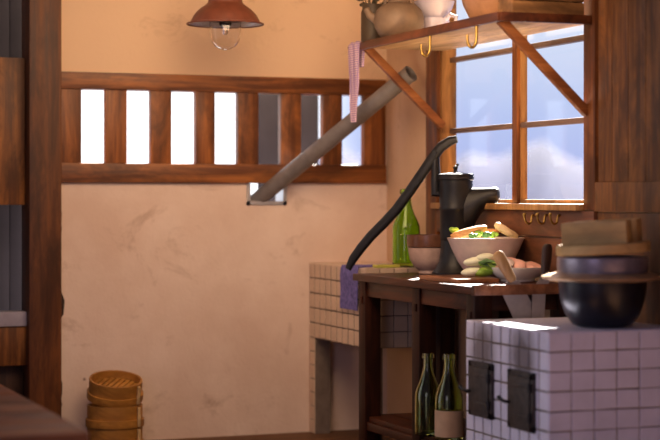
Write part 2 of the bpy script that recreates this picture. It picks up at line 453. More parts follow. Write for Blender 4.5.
# wooded hill far beyond the window, distance haze put into its blue colour
hb = bmesh.new()
n = 60; m_ = 8
vs = []
for i in range(n + 1):
    az = math.radians(20 + 30 * i / n); row = []
    ridge = 2.9 + .45 * math.sin(i * .5 + .4) + .3 * math.sin(i * 1.3) + .12 * math.sin(i * 2.9)
    for j in range(m_ + 1):
        d = 55 + j * 3.0; t = j / m_
        row.append(hb.verts.new((CAM.x + math.sin(az) * d, CAM.y + math.cos(az) * d, -3 + (ridge + 3.0) * math.sin(t * PI / 2))))
    vs.append(row)
for i in range(n):
    for j in range(m_): hb.faces.new((vs[i][j], vs[i + 1][j], vs[i + 1][j + 1], vs[i][j + 1]))
hbo = B(); hbo.add(hb)
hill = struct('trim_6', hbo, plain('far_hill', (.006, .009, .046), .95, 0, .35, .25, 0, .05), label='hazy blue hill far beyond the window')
hill.name = 'hill'
tag(hill, 'hazy blue hill far beyond the kitchen window', 'hill')

# ================================================================== PENDANT LAMP
LP = Vector((-.97, -.495, 1.861))
lamp = thing('pendant_lamp', 'rust red enamel pendant lamp with a clear round globe', 'lamp', LP)
b = B(); outer = [(.166, .0), (.153, .006), (.149, .014), (.139, .034), (.127, .05), (.109, .067), (.091, .079), (.079, .088), (.074, .098), (.074, .16), (.06, .178), (.022, .186)]
inner = [(.02, .09), (.07, .084), (.088, .074), (.106, .062), (.123, .046), (.135, .03), (.146, .010), (.162, .001)]
b.lathe([(r, z) for r, z in outer] + [(.018, .186)], LP, 48, cap=False); sh = obj('lamp_shade', b, 'enamel', lamp)
b = B(); b.lathe(inner, LP, 48, cap=False); obj('reflector', b, 'enamel_in', sh)
b = B(); b.rings([[LP + Vector(((.165 + .004 * math.cos(k)) * math.cos(a), (.165 + .004 * math.cos(k)) * math.sin(a), .004 * math.sin(k))) for k in [2 * PI * q / 8 for q in range(8)]] for a in [2 * PI * i / 48 for i in range(48)]], closed=True)
obj('rim', b, 'enamel', sh)
b = B(); b.lathe([(.0005, -.112), (.022, -.109), (.044, -.097), (.060, -.077), (.068, -.05), (.069, -.01), (.069, .02), (.0665, .02), (.0665, -.01), (.0655, -.05), (.058, -.075), (.042, -.0945), (.021, -.1065), (.0005, -.1095)], LP, 40, cap=False)
obj('globe', b, 'bulb', lamp)
b = B(); b.lathe([(.074, .025), (.074, .012), (.05, .012), (.028, .008), (.026, -.006), (.01, -.012), (.003, -.012)], LP, 32); sk = obj('socket', b, 'rust_iron', lamp)
b = B()
for sx in (-.008, .008): b.tube([LP + Vector((sx, 0, -.01)), LP + Vector((sx * 1.1, 0, -.04))], .0018, 6)
b.tube([LP + Vector((-.009, 0, -.04)), LP + Vector((0, 0, -.046)), LP + Vector((.009, 0, -.04))], .0012, 6)
obj('filament', b, 'rust_iron', lamp)
b = B(); b.tube([LP + Vector((0, 0, .18)), LP + Vector((0, 0, CEIL - LP.z - .03))], .006, 8); obj('cord', b, 'rust_iron', lamp)
b = B(); b.lathe([(.045, CEIL - LP.z - .03), (.05, CEIL - LP.z)], LP, 24); obj('ceiling_rose', b, 'rust_iron', lamp)

# ================================================================== WALL SHELF
SZ = 1.757; SW = .395; S0, S1 = .655, 1.995
shelf = thing('wall_shelf', 'wooden wall shelf with dark edge on two diagonal braces over the window', 'shelf', (0, -1.3, SZ))
b = B()
for k in range(3):
    b.box(-SW + .012 + k * (SW - .012) / 3, -SW + .010 + (k + 1) * (SW - .012) / 3, -S1, -S0, SZ + .004, SZ + .026, .002)
obj('board', b, 'pale_y', shelf)
b = B(); b.box(-SW - .012, -SW + .012, -S1 - .01, -S0, SZ - .003, SZ + .031, .004); b.tube([(-SW, -S0 - .02, SZ + .017), (-SW, -.515, SZ + .017)], .011, 12); obj('front_lip', b, 'lip_y', shelf)
b = B(); b.box(-SW, -.02, -S1 - .018, -S1, SZ - .003, SZ + .031, .003); obj('end_lip', b, 'lip_y', shelf)
for s in (.665, 1.965):
    b = B()
    b.beam((-SW + .02, -s, SZ + .006), (-.012, -s, 1.425), .03, .034, (0, 1, 0))
    obj('brace', b, 'brace', shelf)
for px, py in ((430, 38), (476.5, 26)):
    P = onX(px, py, -SW + .003); P.z = SZ
    pts = [P + Vector((0, 0, .006)), P + Vector((0, 0, -.02)), P + Vector((0, 0, -.05))]
    for k in range(1, 9):
        a = PI * k / 7.2
        pts.append(P + Vector((-.0, .0, -.05)) + Vector((-.018 + .018 * math.cos(a), -.012 * (1 - math.cos(a)) * .2, -.03 * math.sin(a))) * 1.15)
    b = B(); b.tube(pts, [.006] * 3 + [.0062] * 6 + [.005, .0045], 10); obj('hook', b, 'brass', shelf)

# checked towel over the far end of the shelf lip
b = B()
def strip(path, widths, side, th=.004, wav=.0):
    side = Vector(side)
    rs = []
    for i, (p, w) in enumerate(zip(path, widths)):
        p = Vector(p); ring = []
        d = (Vector(path[min(i + 1, len(path) - 1)]) - Vector(path[max(i - 1, 0)])).normalized(); nn = d.cross(side).normalized()
        K = 10
        for k in range(K + 1):
            t = k / K - .5; ring.append(p + side * (t * w) + nn * (wav * math.sin(t * 14 + i * .25) + th / 2))
        for k in range(K, -1, -1):
            t = k / K - .5; ring.append(p + side * (t * w) + nn * (wav * math.sin(t * 14 + i * .25) - th / 2))
        rs.append(ring)
    return rs
TX, TY = -SW, -.595
path = [(TX + .012, TY, SZ - .075), (TX + .014, TY, SZ - .02), (TX + .014, TY, SZ + .022), (TX + .008, TY, SZ + .0335), (TX - .008, TY, SZ + .0335), (TX - .0155, TY, SZ + .024)]
wd = [.09, .10, .12, .13, .13, .13]
for k in range(1, 13):
    path.append((TX - .016 - .002 * math.sin(k * .8), TY - .0008 * k, SZ + .024 - .0285 * k)); wd.append(.13 - .0065 * k)
rs = strip(path, wd, (0, 1, 0), .004, .0035); b.rings(rs)
tag(obj('towel', b, 'check', None, (TX, TY, SZ)), 'pink and purple checked towel hanging from far end of wall shelf', 'towel')

# things on the shelf
ST = SZ + .026
def shelf_at(px, X):
    p = onX(px, 30, X); return Vector((X, p.y, ST))
# dark crock with dried leaves
c = shelf_at(371, -.30); c.y = max(c.y, -.80)
c = Vector((-.362, -.702, ST))
cr = thing('crock', 'tall dark crock of dried leaves at the far end of the shelf', 'crock', c)
b = B(); b.lathe([(.047, 0), (.052, .01), (.052, .13), (.046, .15), (.05, .165), (.042, .165), (.038, .15), (.04, .02)], c, 28); obj('jar', b, 'dark_clay', cr)
for k in range(26):
    a = random.uniform(0, 2 * PI); rr = random.uniform(.03, .11); h = random.uniform(.17, .27)
    b = B(); base = c + Vector((.012 * math.cos(a), .012 * math.sin(a), .12)); tip = c + Vector((rr * math.cos(a), rr * math.sin(a), h))
    b.tube([base, (base + tip) / 2 + Vector((0, 0, .03)), tip], [.002, .002, .0015], 5)
    b.blob(tip, .032, .014, .012, (random.uniform(-.5, .5), random.uniform(-.5, .5), a), 0, .15, 1)
    obj('leaf', b, 'dry_leaf', cr)
# earthenware teapot
c = shelf_at(399, -.31)
tp = thing('teapot', 'round brown earthenware teapot on the shelf next to dark crock', 'teapot', c)
b = B(); b.lathe([(.062, 0), (.085, .018), (.105, .055), (.108, .09), (.098, .125), (.072, .15), (.045, .158)], c, 40); obj('body', b, 'clay', tp)
b = B(); b.lathe([(.05, .157), (.046, .167), (.02, .176), (.01, .18), (.015, .192), (.012, .2), (.001, .203)], c, 28); obj('lid', b, 'clay', tp)
u = Vector((-.86, .5, 0)).normalized()
b = B(); b.tube([c + u * .09 + Vector((0, 0, .085)), c + u * .125 + Vector((0, 0, .105)), c + u * .142 + Vector((0, 0, .135))], [.024, .017, .013], 14); obj('spout', b, 'clay', tp)
b = B(); b.tube([c + u * .06 * math.cos(a) + Vector((0, 0, .145 + .11 * math.sin(a))) for a in [PI * k / 12 for k in range(13)]], .006, 8); obj('handle', b, 'clay', tp)
# white jug with white bowl stacked on it
c = shelf_at(434, -.128)
jg = thing('jug', 'white glazed handled jug on the shelf behind the brown teapot', 'jug', c)
b = B(); b.lathe([(.045, 0), (.062, .02), (.068, .06), (.066, .10), (.060, .1), (.06, .06), (.05, .02)], c, 32); obj('body', b, 'jug_white', jg)
hd = Vector((.42, -.9, 0)).normalized()
b = B(); b.tube([c + hd * .060 + Vector((0, 0, .09)), c + hd * .09 + Vector((0, 0, .112)), c + hd * .125 + Vector((0, 0, .10)), c + hd * .12 + Vector((0, 0, .06)), c + hd * .062 + Vector((0, 0, .03))], .009, 10, flat=1.3); obj('handle', b, 'jug_white', jg)
b = B(); c2 = c + Vector((0, 0, .1)); b.lathe([(.05, 0.0005), (.052, .01), (.078, .04), (.09, .075), (.084, .075), (.07, .04), (.04, .014)], c2, 32)
tag(obj('bowl', b, 'jug_white', None, c2), 'white bowl stacked on the white jug', 'bowl')
# big brown bowl
c = shelf_at(494, -.21)
b = B(); b.lathe([(.06, 0), (.075, .004), (.10, .035), (.122, .08), (.136, .14), (.14, .18), (.131, .18), (.126, .14), (.11, .08), (.08, .03), (.03, .014)], c, 44)
tag(obj('bowl', b, 'clay_bowl', None, c), 'large brown clay bowl beside the wooden crate on the shelf', 'bowl')
# wooden crate at the near end
X0, X1, Y0, Y1 = -.335, -.035, -1.985, -1.86
cr = thing('crate', 'wooden slatted crate at the near end of the wall shelf', 'crate', ((X0 + X1) / 2, (Y0 + Y1) / 2, ST))
b = B()
for k in range(4): b.box(X0, X1, Y0, Y0 + .012, ST + .004 + k * .052, ST + .052 + k * .052, .003)
obj('front_panel', b, 'crate', cr)
b = B(); 
for k in range(4): b.box(X0, X1, Y1 - .012, Y1, ST + .004 + k * .052, ST + .052 + k * .052, .003)
obj('back_panel', b, 'crate', cr)
for x in (X0, X1 - .014):
    b = B(); b.box(x, x + .014, Y0 + .012, Y1 - .012, ST, ST + .205, .003); obj('end_panel', b, 'crate', cr)
b = B(); b.box(X0 + .014, X1 - .014, Y0 + .012, Y1 - .012, ST, ST + .01); obj('bottom', b, 'crate', cr)

# ================================================================== ZINC PIPE
p0 = Vector(((HX0 + HX1) / 2 - .005, .0, 1.128)); p1 = onY(411, 73, -.665)
d = (p1 - p0).normalized()
pa = p0 - d * .30
b = B()
R, r_ = .037, .033
def circ(p, d, r, seg=28):
    a = d.cross(Vector((0, 0, 1))).normalized(); c = a.cross(d)
    return [p + (a * math.cos(2 * PI * k / seg) + c * math.sin(2 * PI * k / seg)) * r for k in range(seg)]
b.rings([circ(pa, d, r_), circ(pa, d, R), circ(p1 - d * .012, d, R), circ(p1 - d * .01, d, R + .002), circ(p1, d, R + .002), circ(p1, d, r_), circ(p1 - d * .1, d, r_)], closed=True)
tag(obj('pipe', b, 'pipe', None, p0), 'grey metal pipe slanting up from the square hole in the back wall', 'pipe')

# ================================================================== TILED SINK COUNTER
CX, CS, CZ = -.40, .715, .80
cn = thing('sink_counter', 'tiled sink counter in the corner with an open arch below', 'counter', (CX / 2, -CS / 2, 0))
TI = tile_mat('tiles_counter', (.66, .50, .38))
b = B(); e = .004; LEGW = .085; TB = .45
b.box(CX + e, -e, -CS + e, -e, TB, CZ - e, 0, 1)
b.box(CX + e, CX + .08, -.075, -e, 0, TB, 0, 1); b.box(CX + e, CX + .08, -CS + e, -CS + .06, 0, TB, 0, 1)
b.box(-.08, -e, -CS + e, -CS + .06, 0, TB, 0, 1)
nr = 5
tiled(b, (CX + e, 0, TB), (0, -CS, 0), (0, 0, CZ - TB), (-1, 0, 0), 10, nr, .0065, gu=.013)
tiled(b, (CX, -CS + e, TB), (-CX, 0, 0), (0, 0, CZ - TB), (0, -1, 0), 6, nr)
tiled(b, (CX, 0, CZ - e), (-CX, 0, 0), (0, -CS, 0), (0, 0, 1), 6, 10)
tiled(b, (CX + e, 0, 0), (0, -.075, 0), (0, 0, TB), (-1, 0, 0), 1, 7)
tiled(b, (CX + e, -CS + .06, 0), (0, -.06, 0), (0, 0, TB), (-1, 0, 0), 1, 7)
obj('body', b, [TI, M['grout']], cn)

# blue cloth over its edge
b = B(); path = []; wd = []
for k in range(9): path.append((CX + .32 - k * .038, -.54, CZ + .0045 + .001 * math.sin(k * 2))); wd.append(.20)
path += [(CX - .004, -.54, CZ + .004), (CX - .0085, -.54, CZ - .008)]; wd += [.20, .20]
for k in range(1, 9): path.append((CX - .010 - .001 * math.sin(k * 1.1), -.54, CZ - .008 - .0225 * k)); wd.append(.20 + .002 * math.sin(k))
b.rings(strip(path, wd, (0, 1, 0), .004, .0012))
tag(obj('dishcloth', b, 'blue_cloth', None, (CX, -.54, CZ)), 'purple blue cloth draped over the tiled sink counter edge', 'cloth')

# ================================================================== TABLE
TX0, TX1, T0, T1, TZ = -.475, -.03, .745, 1.925, .78
tb = thing('kitchen_table', 'dark red brown wooden kitchen table with square legs and lower shelf', 'table', ((TX0 + TX1) / 2, -(T0 + T1) / 2, 0))
b = B()
for k in range(3):
    w = (TX1 - TX0) / 3; b.box(TX0 + k * w, TX0 + (k + 1) * w - .002, -T1, -T0, TZ - .03, TZ, .004)
obj('tabletop', b, 'table_y', tb)
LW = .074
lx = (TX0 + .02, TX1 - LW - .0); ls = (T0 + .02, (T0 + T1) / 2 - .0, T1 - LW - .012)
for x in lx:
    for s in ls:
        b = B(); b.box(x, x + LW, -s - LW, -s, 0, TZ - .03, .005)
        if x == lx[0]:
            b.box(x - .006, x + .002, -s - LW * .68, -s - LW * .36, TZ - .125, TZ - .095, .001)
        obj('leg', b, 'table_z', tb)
b = B(); b.box(TX0 + .03, TX0 + .055, -T1 + .05, -T0 - .05, TZ - .095, TZ - .03, .003); obj('apron', b, 'table_y', tb)
b = B(); b.box(TX1 - .05, TX1 - .025, -T1 + .05, -T0 - .05, TZ - .095, TZ - .03, .003); obj('apron', b, 'table_y', tb)
b = B(); b.box(TX0 + .06, TX1 - .06, -T1 + .03, -T1 + .055, TZ - .095, TZ - .03, .003); obj('apron', b, 'table_x', tb)
b = B(); b.box(TX0 + .06, TX1 - .06, -T0 - .06, -T0 - .035, TZ - .095, TZ - .03, .003); obj('apron', b, 'table_x', tb)
b = B()
for k in range(3): b.box(TX0 + .04 + k * .122, TX0 + .04 + (k + 1) * .122 - .003, -T1 + .03, -T0 - .03, .15, .172, .003)
obj('lower_shelf', b, 'table_y', tb)
b = B(); b.box(TX0 + .028, TX0 + .05, -T1 + .05, -T0 - .05, .115, .15, .003); obj('stretcher', b, 'table_y', tb)

# knife rack at the near end of the table
rk = thing('knife_rack', 'reddish wooden knife rack bar on the near end of the table', 'rack', ((TX0 + TX1) / 2, -T1, TZ - .03))
b = B(); b.box(TX0 + .0, TX1, -T1 - .008, -T1 - .0005, TZ - .034, TZ + .006, .002); b.box(TX0 + .0, TX0 + .06, -T1 - .026, -T1 - .008, TZ - .03, TZ + .004, .002); b.box(TX1 - .05, TX1, -T1 - .026, -T1 - .008, TZ - .03, TZ + .004, .002)
obj('back_bar', b, 'table_x', rk)
b = B(); b.box(TX0, TX1, -T1 - .034, -T1 - .026, TZ - .032, TZ + .006, .002); obj('front_bar', b, 'board', rk)
KY = -T1 - .017
def knife(name_label, hpx, bpx, hmat, hw, bow):
    c = onY(*hpx[1], KY)
    k = thing('kitchen_knife', name_label, 'knife', c, None)
    top = onY(*hpx[0], KY); bot = onY(*hpx[1], KY)
    dd = (bot - top).normalized(); n = Vector((-dd.z, 0, dd.x))
    rs = []
    for t, w in ((-.06, .55), (0, .85), (.08, 1.0), (.35, .98), (.7, .85), (.95, .72), (1.0, .6)):
        p = top + (bot - top) * t
        rs.append([p + n * (hw * w * math.cos(a)) + Vector((0, .013 * (.6 + .4 * w) * math.sin(a), 0)) for a in [2 * PI * i / 16 for i in range(16)]])
    b = B(); b.rings(rs); obj('handle', b, hmat, k)
    pts = [onY(x, y, KY) for x, y in bpx]
    b = B(); b.prism([p - Vector((0, .0018, 0)) for p in pts], (0, .0036, 0)); obj('blade', b, 'steel', k, smooth=False)
knife('knife with pale tan handle slanting in the rack', [(497.5, 254), (513, 281)], [(507, 281), (519, 280), (531, 302), (530.5, 322), (515, 322), (500.5, 290)], 'handle_tan', .024, 0)
knife('knife with dark handle upright in the rack near the pot', [(547.5, 246), (544.5, 280)], [(539.5, 279), (550, 279), (545.5, 291), (544, 322), (531, 322), (532.5, 290)], 'handle_dark', .021, 0)

# ------------------------------------------------------------------ hand pump
PC = Vector((-.142, -1.08, TZ))
pu = thing('hand_pump', 'black cast iron hand pump with long curved lever on the table', 'water pump', PC)
sp = Vector((.80, -.60, 0)).normalized(); sn = Vector((-sp.y, sp.x, 0))
b = B(); b.lathe([(.10, 0), (.10, .014), (.085, .03), (.07, .06), (.064, .10), (.062, .15)], PC, 36); obj('base', b, 'iron', pu)
b = B(); b.lathe([(.058, .14), (.064, .15), (.066, .17), (.066, .272), (.069, .276), (.069, .286), (.067, .29), (.070, .36), (.072, .40), (.077, .403), (.077, .416), (.06, .42)], PC, 40); obj('cylinder', b, 'iron', pu)
b = B(); b.lathe([(.075, .4165), (.076, .426), (.03, .432), (.012, .434)], PC, 40); b.lathe([(.009, .432), (.007, .445), (.011, .452), (.008, .46), (.001, .462)], PC + sp * .0, 16); b.tube([PC + Vector((0, 0, .455)), PC + Vector((.012, 0, .468))], .005, 8)
obj('top_plate', b, 'iron', pu)
rs = []
for t, zc, hz, hw in ((.045, .265, .103, .052), (.075, .285, .083, .048), (.10, .308, .060, .044), (.125, .326, .042, .040), (.15, .336, .034, .036), (.172, .338, .033, .034), (.182, .338, .028, .029), (.187, .338, .014, .015)):
    rs.append([PC + sp * t + sn * (hw * math.cos(a)) + Vector((0, 0, zc + hz * math.sin(a))) for a in [2 * PI * i / 20 for i in range(20)]])
b = B(); b.rings(rs); obj('spout', b, 'iron', pu)
bp = PC - sp * .085
b = B(); b.tube([PC - sp * .055 + Vector((0, 0, .352)), bp + Vector((0, 0, .345)), bp + Vector((0, 0, .40)), bp + Vector((0, 0, .47)), bp + Vector((0, 0, .53))], [.026, .025, .023, .019, .016], 12, flat=.8); obj('fulcrum_bracket', b, 'iron', pu)
lev = [(457, 139), (450, 141), (441, 147), (433, 157), (423, 172), (410, 191), (396, 210), (384, 223), (371, 236), (361, 248), (353, 259), (348, 269)]
pts = [onV(x, y, PC, sn) for x, y in lev]
dirm = -sp
b = B(); b.tube(pts, [.016, .021, .0235, .024, .024, .024, .0235, .0235, .023, .0225, .021, .015], 14, flat=.75); obj('lever', b, 'iron', pu)
b = B(); b.tube([bp + Vector((0, 0, .515)) - sn * .03, bp + Vector((0, 0, .515)) + sn * .03], .009, 12); obj('pivot_pin', b, 'iron', pu)

# ------------------------------------------------------------------ bottles
def bottle_prof(h, r, nr=None):
    nr = nr or r * .36; t = .004
    o = [(r * .2, .008), (r * .8, .0), (r * .98, .004), (r, .014), (r, h * .47), (r * .97, h * .53), (r * .82, h * .60), (r * .60, h * .68), (nr * 1.25, h * .76), (nr, h * .84), (nr, h * .93), (nr * 1.28, h * .935), (nr * 1.28, h * .97), (nr * 1.15, h)]
    i = [(nr * .7, h), (nr * .68, h * .84), (nr * 1.0, h * .77), (r * .55, h * .68), (r * .75, h * .60), (r - t, h * .5), (r - t, .018), (r * .5, .016), (r * .2, .018)]
    return o, i
def make_bottle(c, h, r, mat, label, group=None, paper=False):
    t = thing('glass_bottle', label, 'bottle', c, group)
    o, i = bottle_prof(h, r)
    b = B(); b.lathe(o + i, c, 36); obj('glass', b, mat, t)
    if paper:
        b = B(); b.lathe([(r + .0006, h * .06), (r + .0012, h * .06), (r + .0012, h * .36), (r + .0006, h * .36)], c, 36, cap=False); obj('paper_label', b, 'paper', t)
    return t
make_bottle(Vector((-.165, -.612, CZ)), .345, .062, 'green_glass', 'bright green glass bottle standing on the sink counter')
p = onZ(428, 435.8, .172)
make_bottle(Vector((p.x, p.y, .172)), .325, .052, 'olive_glass', 'left of two olive bottles under the table, without paper label')
p = onZ(449, 441, .172)
make_bottle(Vector((p.x, p.y, .172)), .335, .054, 'olive_glass', 'right of two olive bottles under the table, with paper label', None, True)

# ------------------------------------------------------------------ lime tray, under the bottle's left side
p = onZ(388, 268.5, CZ)
b = B(); b.box(-.345, -.235, -.708, -.655, CZ + .0005, CZ + .014, .004); 
tag(obj('chopping_board', b, 'lime', None, (-.29, -.68, CZ)), 'small yellow green board lying beside the green bottle', 'chopping board')

# ------------------------------------------------------------------ nested rice bowls
c = Vector((-.170, -.87, TZ))
b = B(); b.lathe([(.040, 0), (.044, .002), (.042, .014), (.062, .028), (.083, .06), (.090, .098), (.0925, .112), (.085, .112), (.081, .09), (.066, .045), (.03, .024)], c, 40)
tag(obj('rice_bowl', b, 'rice_glaze', None, c), 'pale footed rice bowl, lower one of the nested pair', 'bowl')
c2 = c + Vector((0, 0, .1125))
b = B(); b.lathe([(.070, -.03), (.078, -.012), (.083, -.0), (.0935, .003), (.096, .02), (.095, .055), (.089, .055), (.086, .01), (.068, -.02), (.03, -.028)], c2, 40)
o = tag(obj('rice_bowl', b, 'glaze_brown', None, c2), 'brown glazed bowl nested on top of the pale rice bowl', 'bowl')

# ------------------------------------------------------------------ big serving bowl with food
c = Vector((-.166, -1.415, TZ))
BC = c
b = B(); b.lathe([(.062, 0), (.066, .003), (.064, .016), (.085, .032), (.112, .07), (.136, .12), (.152, .158), (.156, .166), (.149, .167), (.130, .122), (.105, .075), (.08, .042), (.03, .03)], c, 56)
tag(obj('serving_bowl', b, 'bowl_pink', None, c), 'large pale pink serving bowl of food in front of the pump', 'bowl')
def at_bowl(px, py, dep=0):          # a spot over the bowl in the vertical plane through its middle
    return onV(px, py, BC + fwd * dep, fwd)
def wedge(name, label, mat, A, Bp, w, th):
    A, Bp = Vector(A), Vector(Bp); d = (Bp - A); side = fwd * w
    rs = []
    for t, k, kz in ((0, .15, .5), (.12, .6, .9), (.4, 1, 1), (.75, .85, .9), (.95, .5, .6), (1, .2, .3)):
        p = A + d * t; n = d.normalized().cross(fwd).normalized()
        rs.append([p + side * (k * .5 * math.cos(a)) + n * (th * kz * .5 * math.sin(a)) for a in [2 * PI * i / 14 for i in range(14)]])
    b = B(); b.rings(rs)
    return tag(obj(name, b, mat, None, (A + Bp) / 2), label, 'food', None)
wedge('fried_fish', 'long golden brown fried fish on the left of the serving bowl', 'fry', at_bowl(451, 237, -.03), at_bowl(487, 227, -.03), .07, .036)
wedge('bread_wedge', 'pale tan wedge leaning at the middle of the serving bowl', 'bread', at_bowl(495, 224, -.02), at_bowl(514, 236, -.02), .05, .034)
wedge('bread_wedge', 'tan wedge tucked low at the right of the serving bowl', 'bread', at_bowl(503, 229, .05), at_bowl(518, 237, .05), .05, .028)
wedge('fried_fish', 'short fried fish lying at the back of the serving bowl', 'fry', at_bowl(468, 234, .06), at_bowl(500, 231, .06), .06, .03)
for k, (x, y, dep) in enumerate(((453, 230, .02), (472, 236, -.09), (478, 234, -.06), (486, 235, -.09), (493, 235, -.06), (463, 233, .05))):
    p = at_bowl(x, y, dep); b = B()
    b.blob(p, .017, .015, .012, (.3 * k, .2, k), 0, .06); b.blob(p + Vector((.012, -.006, .002)), .012, .011, .009, (0, .3, k), 0, .06)
    tag(obj('sprout', b, 'leek_green' if k % 2 == 0 else 'leaf', None, p), ['pale green sprout at the far left rim of the serving bowl', 'dark green sprout below the fried fish at the bowl rim', 'pale green sprout at the middle front of the serving bowl', 'dark green sprout left of the pale tan wedge', 'pale green sprout touching the pale tan wedge', 'dark green sprout behind the long fried fish'][k], 'vegetable', 'sprouts in the serving bowl')
# rice that fills the bowl
b = B(); b.lathe([(.03, .04), (.09, .06), (.118, .098), (.132, .13), (.10, .145), (.04, .152), (.001, .153)], c, 40); fill = obj('rice', b, 'leek_white', None, c); fill['kind'] = 'stuff'; tag(fill, 'pale rice filling the serving bowl', 'rice')

# ------------------------------------------------------------------ cutting board, leeks, plate
b = B(); b.box(-.435, -.255, -1.72, -1.36, TZ + .0005, TZ + .018, .004)
tag(obj('cutting_board', b, 'board', None, (-.33, -1.52, TZ)), 'reddish brown cutting board under the leeks on the table', 'cutting board')
BZ = TZ + .018
lk = [((472, 270.5), (.028, .024, .022), 'leek_white', 'white leek slice lying lowest at the left of the cutting board'), ((475, 261.5), (.03, .024, .021), 'leek_white', 'white leek slice stacked on the lower left slice'),
      ((484, 269), (.03, .024, .022), 'leek_green', 'light green leek slice between the white slices and knife'), ((485, 257.5), (.026, .022, .02), 'leek_white', 'white leek slice topmost of the leek pile')]
for k, ((x, y), (a, c_, d), mt, lab) in enumerate(lk):
    p = onV(x, y, Vector((-.285, -1.55, 0)), fwd)
    if y > 266: p.z = BZ + d * .84
    b = B(); b.blob(p, a * 1.55, c_ * 1.1, d * .85, (0, -.12, -.36 + .1 * k), 0, .03, 3)
    tag(obj('leek_slice', b, mt, None, p), lab, 'vegetable', 'sliced leeks on the cutting board')
p0_ = onV(480, 262, Vector((-.29, -1.60, 0)), fwd)
lf = thing('herb_bunch', 'bunch of dark green herb leaves among the sliced leeks', 'herbs', Vector((p0_.x, p0_.y, BZ)))
for k in range(16):
    q0 = p0_ + Vector((random.uniform(-.01, .02), random.uniform(-.012, .012), random.uniform(-.014, .0)))
    a = random.uniform(-.5, .9); L = random.uniform(.03, .075)
    tip = q0 + rgt * L * math.cos(a) - fwd * random.uniform(-.02, .03) + Vector((0, 0, L * math.sin(a) * .5 - .012))
    tip.z = max(tip.z, BZ + .005)
    b = B(); b.tube([q0, (q0 + tip) / 2 + Vector((0, 0, .006)), tip], [.003, .0085, .0015], 6, flat=.35); obj('leaf', b, 'leaf' if k % 3 else 'leek_green', lf)
c = Vector((-.135, -1.635, TZ))
b = B(); b.lathe([(.06, 0), (.066, .002), (.066, .01), (.088, .022), (.106, .05), (.108, .056), (.103, .057), (.085, .03), (.03, .018)], c, 44)
tag(obj('dish', b, 'bowl_white', None, c), 'white dish of pink fish slices near the knives', 'dish')
for k in range(7):
    x = -.07 + k * .022; p = c + rgt * x + Vector((0, 0, .064 + .010 * math.sin(k * .9))) - fwd * (.03 if k % 2 else -.01)
    b = B(); b.blob(p, .03, .045, .015, (.3, -.35, -.4 + .15 * k), 0, .07, 2)
    lab = ['leftmost pink fish slice on the white dish', 'second pink fish slice from the left on the dish', 'third pink fish slice from the left on the dish', 'middle pink fish slice on the white dish', 'third pink fish slice from the right on the dish', 'second pink fish slice from the right on the dish', 'rightmost pink fish slice on the white dish'][k]
    tag(obj('fish_slice', b, 'salmon' if k % 3 != 1 else 'bowl_pink', None, p), lab, 'food', 'fish slices on the white dish')
b = B(); b.lathe([(.03, .019), (.08, .03), (.096, .047), (.05, .052), (.001, .053)], c, 32); g = obj('shredded_radish', b, 'leek_white', None, c); g['kind'] = 'stuff'; tag(g, 'white shredded radish bed under the fish slices', 'radish')

# brass hooks on the board below the window
for k, (x, lab) in enumerate(((534, 'leftmost of three brass hooks on the board below the window'), (547, 'middle of three brass hooks on the board below the window'), (560, 'rightmost of three brass hooks on the board below the window'))):
    P = onX(x, 215.5, -.022)
    pts = [P + Vector((.004, 0, 0)), P + Vector((-.008, 0, .0)), P + Vector((-.012, -.001, -.008))]
    for q in range(1, 9):
        a = PI * q / 8; pts.append(P + Vector((-.030 + .018 * math.cos(a), -.002 - .001 * q, -.014 - .026 * math.sin(a) + .002 * q)))
    b = B(); b.tube(pts, [.006, .005, .0045] + [.0045] * 8, 10); b.blob(P + Vector((-.048, -.010, .004)), .008, .008, .008)
    tag(obj('cup_hook', b, 'brass', None, P), lab, 'hook', 'brass hooks under the window')

# ================================================================== TILED STOVE
VX, V0, V1, VZ = -.52, 1.972, 2.61, .662
st = thing('tiled_stove', 'white tiled cooking stove with two small iron doors in the foreground', 'stove', (VX / 2, -(V0 + V1) / 2, 0))
d1 = (2.018, 2.206, .324, .52); d2 = (2.33, 2.52, .316, .517)
base = Vector((VX / 2, -(V0 + V1) / 2, 0))
soot = [(VX - base.x, -2.11 - base.y, .56, .13, .15), (VX - base.x, -2.42 - base.y, .56, .13, .15)]
TS = tile_mat('tiles_stove', (.80, .78, .97), soot)
b = B(); b.box(VX + e, -e, -V1 + e, -V0 - e, 0, VZ - e, 0, 1)
rows = 10
tiled(b, (VX + e, -V0, 0), (0, -(V1 - V0), 0), (0, 0, VZ), (-1, 0, 0), 9, rows, .006, gu=.010)
tiled(b, (VX, -V1 + e, 0), (-VX, 0, 0), (0, 0, VZ), (0, -1, 0), 6, rows)
tiled(b, (VX, -V0, VZ - e), (-VX, 0, 0), (0, -(V1 - V0), 0), (0, 0, 1), 8, 9)
obj('body', b, [TS, M['grout']], st)
